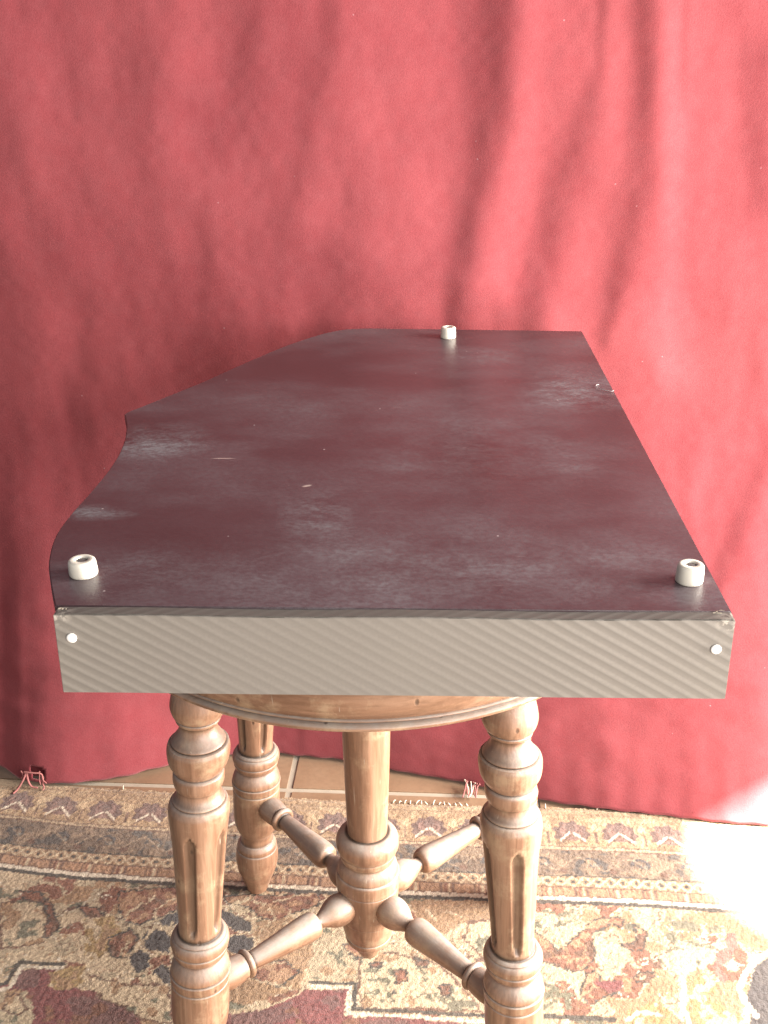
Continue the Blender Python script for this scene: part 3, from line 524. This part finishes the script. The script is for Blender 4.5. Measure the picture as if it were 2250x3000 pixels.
# ------------------------------------------------------------------ stool
stool = tag(empty('wooden_stool', (0, 0, 0.0058)), 'old turned brown wooden piano stool with round seat standing on the rug', 'stool')
HZ = 0.0058
LEG = [(0.0060, 0.0098), (0.0070, 0.0108), (0.0100, 0.0115), (0.0181, 0.0140), (0.0375, 0.0202), (0.0507, 0.0221), (0.0569, 0.0221), (0.0640, 0.0212), (0.0652, 0.0200), (0.0660, 0.0206), (0.0700, 0.0205), (0.0745, 0.0180), (0.0760, 0.0165), (0.0823, 0.0160), (0.0870, 0.0175), (0.0917, 0.0198), (0.1011, 0.0225), (0.1120, 0.0236), (0.1256, 0.0238), (0.1400, 0.0238),
       (0.1446, 0.0238), (0.1453, 0.0216), (0.1460, 0.0238), (0.1522, 0.0247), (0.1543, 0.0246), (0.1551, 0.0224), (0.1559, 0.0240), (0.1600, 0.0236), (0.1650, 0.0216), (0.1690, 0.0192), (0.1713, 0.0186), (0.1720, 0.0204), (0.1760, 0.0222), (0.1786, 0.0222), (0.1794, 0.0206), (0.1803, 0.0228), (0.1852, 0.0238), (0.1895, 0.0224), (0.1906, 0.0206), (0.1913, 0.0214), (0.1930, 0.0196), (0.1937, 0.0176), (0.1955, 0.0172),
       (0.2061, 0.0171), (0.2420, 0.0191), (0.2700, 0.0206), (0.2859, 0.0217), (0.2980, 0.0229), (0.3060, 0.0236), (0.3116, 0.0237), (0.3150, 0.0230), (0.3178, 0.0218), (0.3186, 0.0194), (0.3194, 0.0204), (0.3215, 0.0188), (0.3250, 0.0172), (0.3290, 0.0166), (0.3306, 0.0168), (0.3318, 0.0182), (0.3367, 0.0196), (0.3415, 0.0196), (0.3436, 0.0188), (0.3447, 0.0166), (0.3456, 0.0184),
       (0.3529, 0.0225), (0.3600, 0.0238), (0.3650, 0.0239), (0.3680, 0.0232), (0.3692, 0.0226), (0.3700, 0.0198), (0.3708, 0.0208), (0.3740, 0.0186), (0.3785, 0.0156), (0.3830, 0.0142), (0.3860, 0.0140), (0.3874, 0.0152), (0.3888, 0.0168), (0.3908, 0.0170), (0.3916, 0.0152), (0.3930, 0.0184), (0.4002, 0.0210), (0.4068, 0.0206), (0.4130, 0.0195), (0.4220, 0.0178), (0.4410, 0.0168)]
rows = catmull(LEG, 4)
def flute(off):
    def f(z, a, r):
        if 0.196 < z < 0.300:
            e = min(z - 0.200, 0.296 - z)
            d = (a - off + PI / 5) % (2 * PI / 5) - PI / 5
            wid = 0.20 * math.sqrt(max(0.0, min(1.0, e / 0.005)))
            if abs(d) < wid: r -= 0.0030 * math.sqrt(max(0.0, 1 - (d / wid) ** 4))
        return r
    return f
JOINT = 0.1307
LEGS = [(-0.1348, -0.1173, -1.75), (0.1224, -0.1317, -1.45), (-0.1196, 0.1396, -1.0), (0.1436, 0.1255, -1.6)]
for x, y, off in LEGS:
    r0 = math.hypot(x, y); ux, uy = x / r0, y / r0
    def ax(z, x=x, y=y, ux=ux, uy=uy):
        s = -0.07 * (z - JOINT)
        return Vector((x + ux * s, y + uy * s, z)), Vector((1, 0, 0)), Vector((0, 1, 0))
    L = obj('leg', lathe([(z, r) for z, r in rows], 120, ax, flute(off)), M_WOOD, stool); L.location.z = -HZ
POST = [(0.2000, 0.0170), (0.2035, 0.0178), (0.2488, 0.0193), (0.3041, 0.0206), (0.38, 0.0215), (0.4475, 0.0222)]
obj('center_post', lathe(catmull(POST, 4), 72), M_WOOD, stool).location.z = -HZ
HUB = [(0.0585, 0.0040), (0.0595, 0.0078), (0.0640, 0.0105), (0.0695, 0.0122), (0.0750, 0.0142), (0.0775, 0.0150), (0.0785, 0.0200), (0.0817, 0.0214), (0.0845, 0.0214), (0.0852, 0.0206), (0.0862, 0.0218), (0.0917, 0.0231), (0.1003, 0.0245), (0.1070, 0.0252), (0.1076, 0.0247), (0.1083, 0.0254), (0.1194, 0.0266), (0.1382, 0.0282), (0.1440, 0.0284), (0.1446, 0.0274), (0.1454, 0.0288), (0.1490, 0.0291), (0.1567, 0.0290), (0.1590, 0.0282), (0.1597, 0.0270), (0.1605, 0.0275), (0.1664, 0.0262), (0.1715, 0.0235), (0.1736, 0.0232), (0.1748, 0.0246), (0.1790, 0.0252), (0.1810, 0.0248), (0.1818, 0.0258), (0.1870, 0.0280), (0.1932, 0.0282), (0.1985, 0.0260), (0.2012, 0.0215), (0.2020, 0.0182)]
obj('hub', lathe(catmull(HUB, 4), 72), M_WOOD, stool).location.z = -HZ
STR = [(0.0200, 0.0085), (0.0240, 0.0118), (0.0300, 0.0140), (0.0360, 0.0143), (0.0430, 0.0125), (0.0500, 0.0088), (0.0555, 0.0064), (0.0580, 0.0062), (0.0590, 0.0075), (0.0605, 0.0105), (0.0640, 0.0121), (0.0720, 0.0124), (0.0900, 0.0109), (0.1100, 0.0092), (0.1270, 0.0079), (0.1300, 0.0078), (0.1308, 0.0108), (0.1325, 0.0124), (0.1345, 0.0124), (0.1358, 0.0112), (0.1366, 0.0100), (0.1380, 0.0112), (0.1450, 0.0122), (0.1540, 0.0125), (0.1640, 0.0105)]
for x, y, off in LEGS:
    L = math.hypot(x, y); o = obj('stretcher', lathe([(-t_, r) for t_, r in catmull(STR, 4)], 48, lambda t_: (Vector((-t_, 0, 0)), Vector((0, 1, 0)), Vector((0, 0, 1)))), M_WOODX, stool)
    o.location = (0, 0, JOINT - HZ); o.rotation_euler.z = math.atan2(y, x); o.scale.x = L / 0.1795
SEAT = [(0.4465, 0.0200), (0.4460, 0.1900), (0.4452, 0.2030), (0.4458, 0.2062), (0.4476, 0.2078), (0.4496, 0.2072), (0.4504, 0.2052), (0.4509, 0.2030), (0.4518, 0.2030), (0.4524, 0.2054), (0.4536, 0.2072), (0.4546, 0.2056), (0.4551, 0.2040), (0.4558, 0.2060), (0.4566, 0.2078), (0.4640, 0.2096), (0.4760, 0.2102), (0.4890, 0.2092), (0.4962, 0.2060), (0.4992, 0.1990), (0.4995, 0.0200)]
obj('seat', lathe(SEAT, 160), M_SEAT, stool).location.z = -HZ

# ------------------------------------------------------------------ the box, lying upside down on the stool
OUT = [(-0.1724, -0.2372), (-0.1813, -0.2135), (-0.1906, -0.1863), (-0.1948, -0.1695), (-0.1985, -0.1484), (-0.2000, -0.1261), (-0.1987, -0.0960), (-0.1955, -0.0601), (-0.1930, -0.0184), (-0.1932, 0.0168), (-0.1958, 0.0469), (-0.1988, 0.0660), (-0.2030, 0.0859), (-0.2095, 0.1085), (-0.2112, 0.1145), (-0.2090, 0.1215), (-0.2020, 0.1332), (-0.1875, 0.1590), (-0.1711, 0.1876), (-0.1546, 0.2186), (-0.1377, 0.2534), (-0.1156, 0.2975), (-0.0918, 0.3409), (-0.0656, 0.3790), (-0.0470, 0.3990), (-0.0298, 0.4092), (-0.0070, 0.4127), (0.2236, 0.4020), (0.2219, -0.2400)]
ZB, ZT = 0.5, 0.5533
def smooth_outline(P, corners, n=5):
    out = []; N = len(P)
    for i in range(N):
        p1, p2 = P[i], P[(i + 1) % N]
        p0 = P[i - 1] if i not in corners else p1; p3 = P[(i + 2) % N] if (i + 1) % N not in corners else p2
        if i in corners and (i + 1) % N in corners: out.append(p1); continue
        for k in range(n):
            t_ = k / n
            out.append(tuple(0.5 * (2 * p1[j] + (p2[j] - p0[j]) * t_ + (2 * p0[j] - 5 * p1[j] + 4 * p2[j] - p3[j]) * t_ * t_ + (3 * p1[j] - p0[j] - 3 * p2[j] + p3[j]) * t_ ** 3) for j in (0, 1)))
    return out
OS = smooth_outline(OUT, {0, 14, 26, 27, 28})
box = tag(empty('keyboard_box', (0, 0, ZB)), 'dark wing-shaped box with grey carbon-weave front and three white feet, upside down on the stool', 'box')
def add(name, bm, m, smooth=True, par=box):
    o = obj(name, bm, m, par, smooth); o.location = (0, 0, -ZB); return o
def slab(P, z0, z1, bev=0.0008):
    bm = bmesh.new(); f = bm.faces.new([bm.verts.new((x, y, z1)) for x, y in P])
    ex = bmesh.ops.extrude_face_region(bm, geom=[f])
    for v in ex['geom']:
        if isinstance(v, bmesh.types.BMVert): v.co.z = z0
    bmesh.ops.recalc_face_normals(bm, faces=bm.faces)
    if bev:
        es = [e for e in bm.edges if abs(e.verts[0].co.z - z1) < 1e-6 and abs(e.verts[1].co.z - z1) < 1e-6]
        bmesh.ops.bevel(bm, geom=es, offset=bev, segments=2, affect='EDGES')
    return bm
add('bottom_board', slab(OS, ZT - 0.006, ZT), M_BOARD, False)
def inset(P, d):
    N = len(P); o = []
    for i in range(N):
        a, b = Vector(P[i - 1]), Vector(P[(i + 1) % N]); t_ = (b - a).normalized(); nrm = Vector((t_.y, -t_.x))
        o.append(tuple(Vector(P[i]) + nrm * d))
    return o
def wall(P, name, th=0.010, z0=ZB, z1=ZT - 0.0062):
    """an upright side board following a run of the outline"""
    bm = bmesh.new(); N = len(P); ring = []
    for i in range(N):
        a, b = Vector(P[max(i - 1, 0)]), Vector(P[min(i + 1, N - 1)]); t_ = (b - a).normalized(); nrm = Vector((t_.y, -t_.x))
        p = Vector(P[i]) + nrm * 0.0012; q = Vector(P[i]) + nrm * (0.0012 + th)
        ring.append([bm.verts.new((p.x, p.y, z0)), bm.verts.new((p.x, p.y, z1)), bm.verts.new((q.x, q.y, z1)), bm.verts.new((q.x, q.y, z0))])
    for a, b in zip(ring[:-1], ring[1:]):
        for k in range(4): bm.faces.new((a[k], a[(k + 1) % 4], b[(k + 1) % 4], b[k]))
    bm.faces.new(ring[0]); bm.faces.new(list(reversed(ring[-1])))
    bmesh.ops.recalc_face_normals(bm, faces=bm.faces); return add(name, bm, M_SIDE, False)
iT = min(range(len(OS)), key=lambda i: (OS[i][0] - OUT[14][0]) ** 2 + (OS[i][1] - OUT[14][1]) ** 2)
iB = min(range(len(OS)), key=lambda i: (OS[i][0] - OUT[26][0]) ** 2 + (OS[i][1] - OUT[26][1]) ** 2)
wall(OS[1:iT - 1], 'cheek_side'); wall(OS[iT + 1:iB - 1], 'bent_side'); wall(OS[iB:iB + 2], 'tail_side'); wall([(0.2236, 0.390), (0.2219, -0.2372)], 'spine_side')
# front panel in its vinyl film
bx, by, ph, Wd = 0.0255, -0.2481, -0.0049, 0.3924
def fr(x, d): return (bx + x * math.cos(ph) - d * math.sin(ph), by + x * math.sin(ph) + d * math.cos(ph))
bm = slab([fr(-Wd / 2, 0), fr(Wd / 2, 0), fr(Wd / 2, 0.0098), fr(-Wd / 2, 0.0098)], ZB, ZT - 0.0010, 0)
bmesh.ops.bevel(bm, geom=list(bm.edges), offset=0.00035, segments=2, affect='EDGES')
bmesh.ops.subdivide_edges(bm, edges=[e for e in bm.edges if e.calc_length() > 0.3], cuts=60, use_grid_fill=True)
for v in bm.verts: v.co.z += 0.00035 * math.sin(v.co.x * 37) * (1 if v.co.z > 0.54 else 0.3); v.co.y += 0.00005 * math.sin(v.co.x * 61 + v.co.z * 120)
add('front_panel', bm, M_CARB, False)
# thin strip added along the panel top, its dark reflection painted as colour
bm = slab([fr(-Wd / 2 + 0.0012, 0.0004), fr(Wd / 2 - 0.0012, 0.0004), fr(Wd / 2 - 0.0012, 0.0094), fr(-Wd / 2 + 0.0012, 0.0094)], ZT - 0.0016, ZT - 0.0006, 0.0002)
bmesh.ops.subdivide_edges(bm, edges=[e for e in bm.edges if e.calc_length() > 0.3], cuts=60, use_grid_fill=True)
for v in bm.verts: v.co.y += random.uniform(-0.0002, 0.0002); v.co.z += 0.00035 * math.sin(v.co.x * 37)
add('top_shade_strip', bm, M_CARB_SHADE, False)
# splintered edge where the film has lifted at both front corners
for cx0, n in ((0.214, 6), (-0.1665, 5)):
    for k in range(n):
        x = cx0 + random.uniform(-0.006, 0.0050) * (1 if cx0 > 0 else 0.4); y_, x_ = -0.2395 + random.uniform(-0.002, 0.0015), x
        L = random.uniform(0.002, 0.006) * (1 if cx0 > 0 else 0.6); a = random.uniform(-0.15, 0.15); h = random.uniform(0.0001, 0.0005); w_ = random.uniform(0.0004, 0.0010)
        bm = bmesh.new()
        vs = [bm.verts.new((x_ + math.cos(a) * L * u_ - math.sin(a) * w_ * v_, y_ + math.sin(a) * L * u_ + math.cos(a) * w_ * v_, ZT - 0.0012 + q)) for u_, v_, q in ((-.5, -.5, 0), (.5, -.4, 0), (.35, .5, 0), (-.4, .6, 0), (-.2, 0, h + 0.0009), (.25, .1, h + 0.0011))]
        for f_ in ((0, 1, 5, 4), (1, 2, 5), (2, 3, 4, 5), (3, 0, 4), (3, 2, 1, 0)): bm.faces.new([vs[q] for q in f_])
        bmesh.ops.recalc_face_normals(bm, faces=bm.faces); add('splinter', bm, M_CHIP, False)
# screw caps on the front
for x, z in ((-0.1614, 0.5375), (0.2125, 0.5339)):
    yy = by + (x - bx) * math.tan(ph)
    bm = lathe([(0.0, 0.0030), (0.0007, 0.0031), (0.0012, 0.0026), (0.0014, 0.0015)], 28, lambda t_, x=x, z=z, yy=yy: (Vector((x, yy - t_ + 0.0001, z)), Vector((1, 0, 0)), Vector((0, 0, 1))))
    add('screw_cap', bm, M_CAP)
# feet
for (x, y), r, h, tilt in (((-0.166, -0.1957), 0.0089, 0.0102, (0.02, -0.04)), ((0.2058, -0.2006), 0.0084, 0.0118, (0.0, 0.03)), ((0.0773, 0.3738), 0.0082, 0.0118, (0, 0.0))):
    pr = [(0.0, r * 0.93), (0.0006, r * 0.98), (0.0014, r), (h * 0.35, r * 0.99), (h * 0.72, r * 0.965), (h - 0.0014, r * 0.945), (h - 0.0006, r * 0.90), (h - 0.0001, r * 0.83), (h, r * 0.74), (h + 0.0001, r * 0.46), (h - 0.0003, r * 0.42), (h - 0.0040, r * 0.41)]
    f_ = obj('foot', lathe(pr, 48), M_RUB, box); f_.location = (x, y, ZT - ZB - 0.0001); f_.rotation_euler = (0, 0, 0)
    for v in f_.data.vertices: v.co.x += tilt[1] * v.co.z; v.co.y += tilt[0] * v.co.z
    s_ = obj('screw', lathe([(0.0, r * 0.405), (0.0010, r * 0.405), (0.0014, r * 0.25), (0.0015, r * 0.10)], 24), M_HOLE, f_); s_.location = (tilt[1] * h, tilt[0] * h, h - 0.0020)
# a curl of lint on the right edge
tag(strand('lint_hair', [(0.2120, 0.2040, ZT + 0.0004), (0.2085, 0.1985, ZT + 0.0010), (0.2095, 0.1900, ZT + 0.0012), (0.2145, 0.1840, ZT + 0.0010), (0.2200, 0.1815, ZT + 0.0008), (0.2225, 0.1830, ZT + 0.0010)], 0.00030, M_HAIR, None), 'pale curl of lint lying on the right edge of the dark box', 'lint')
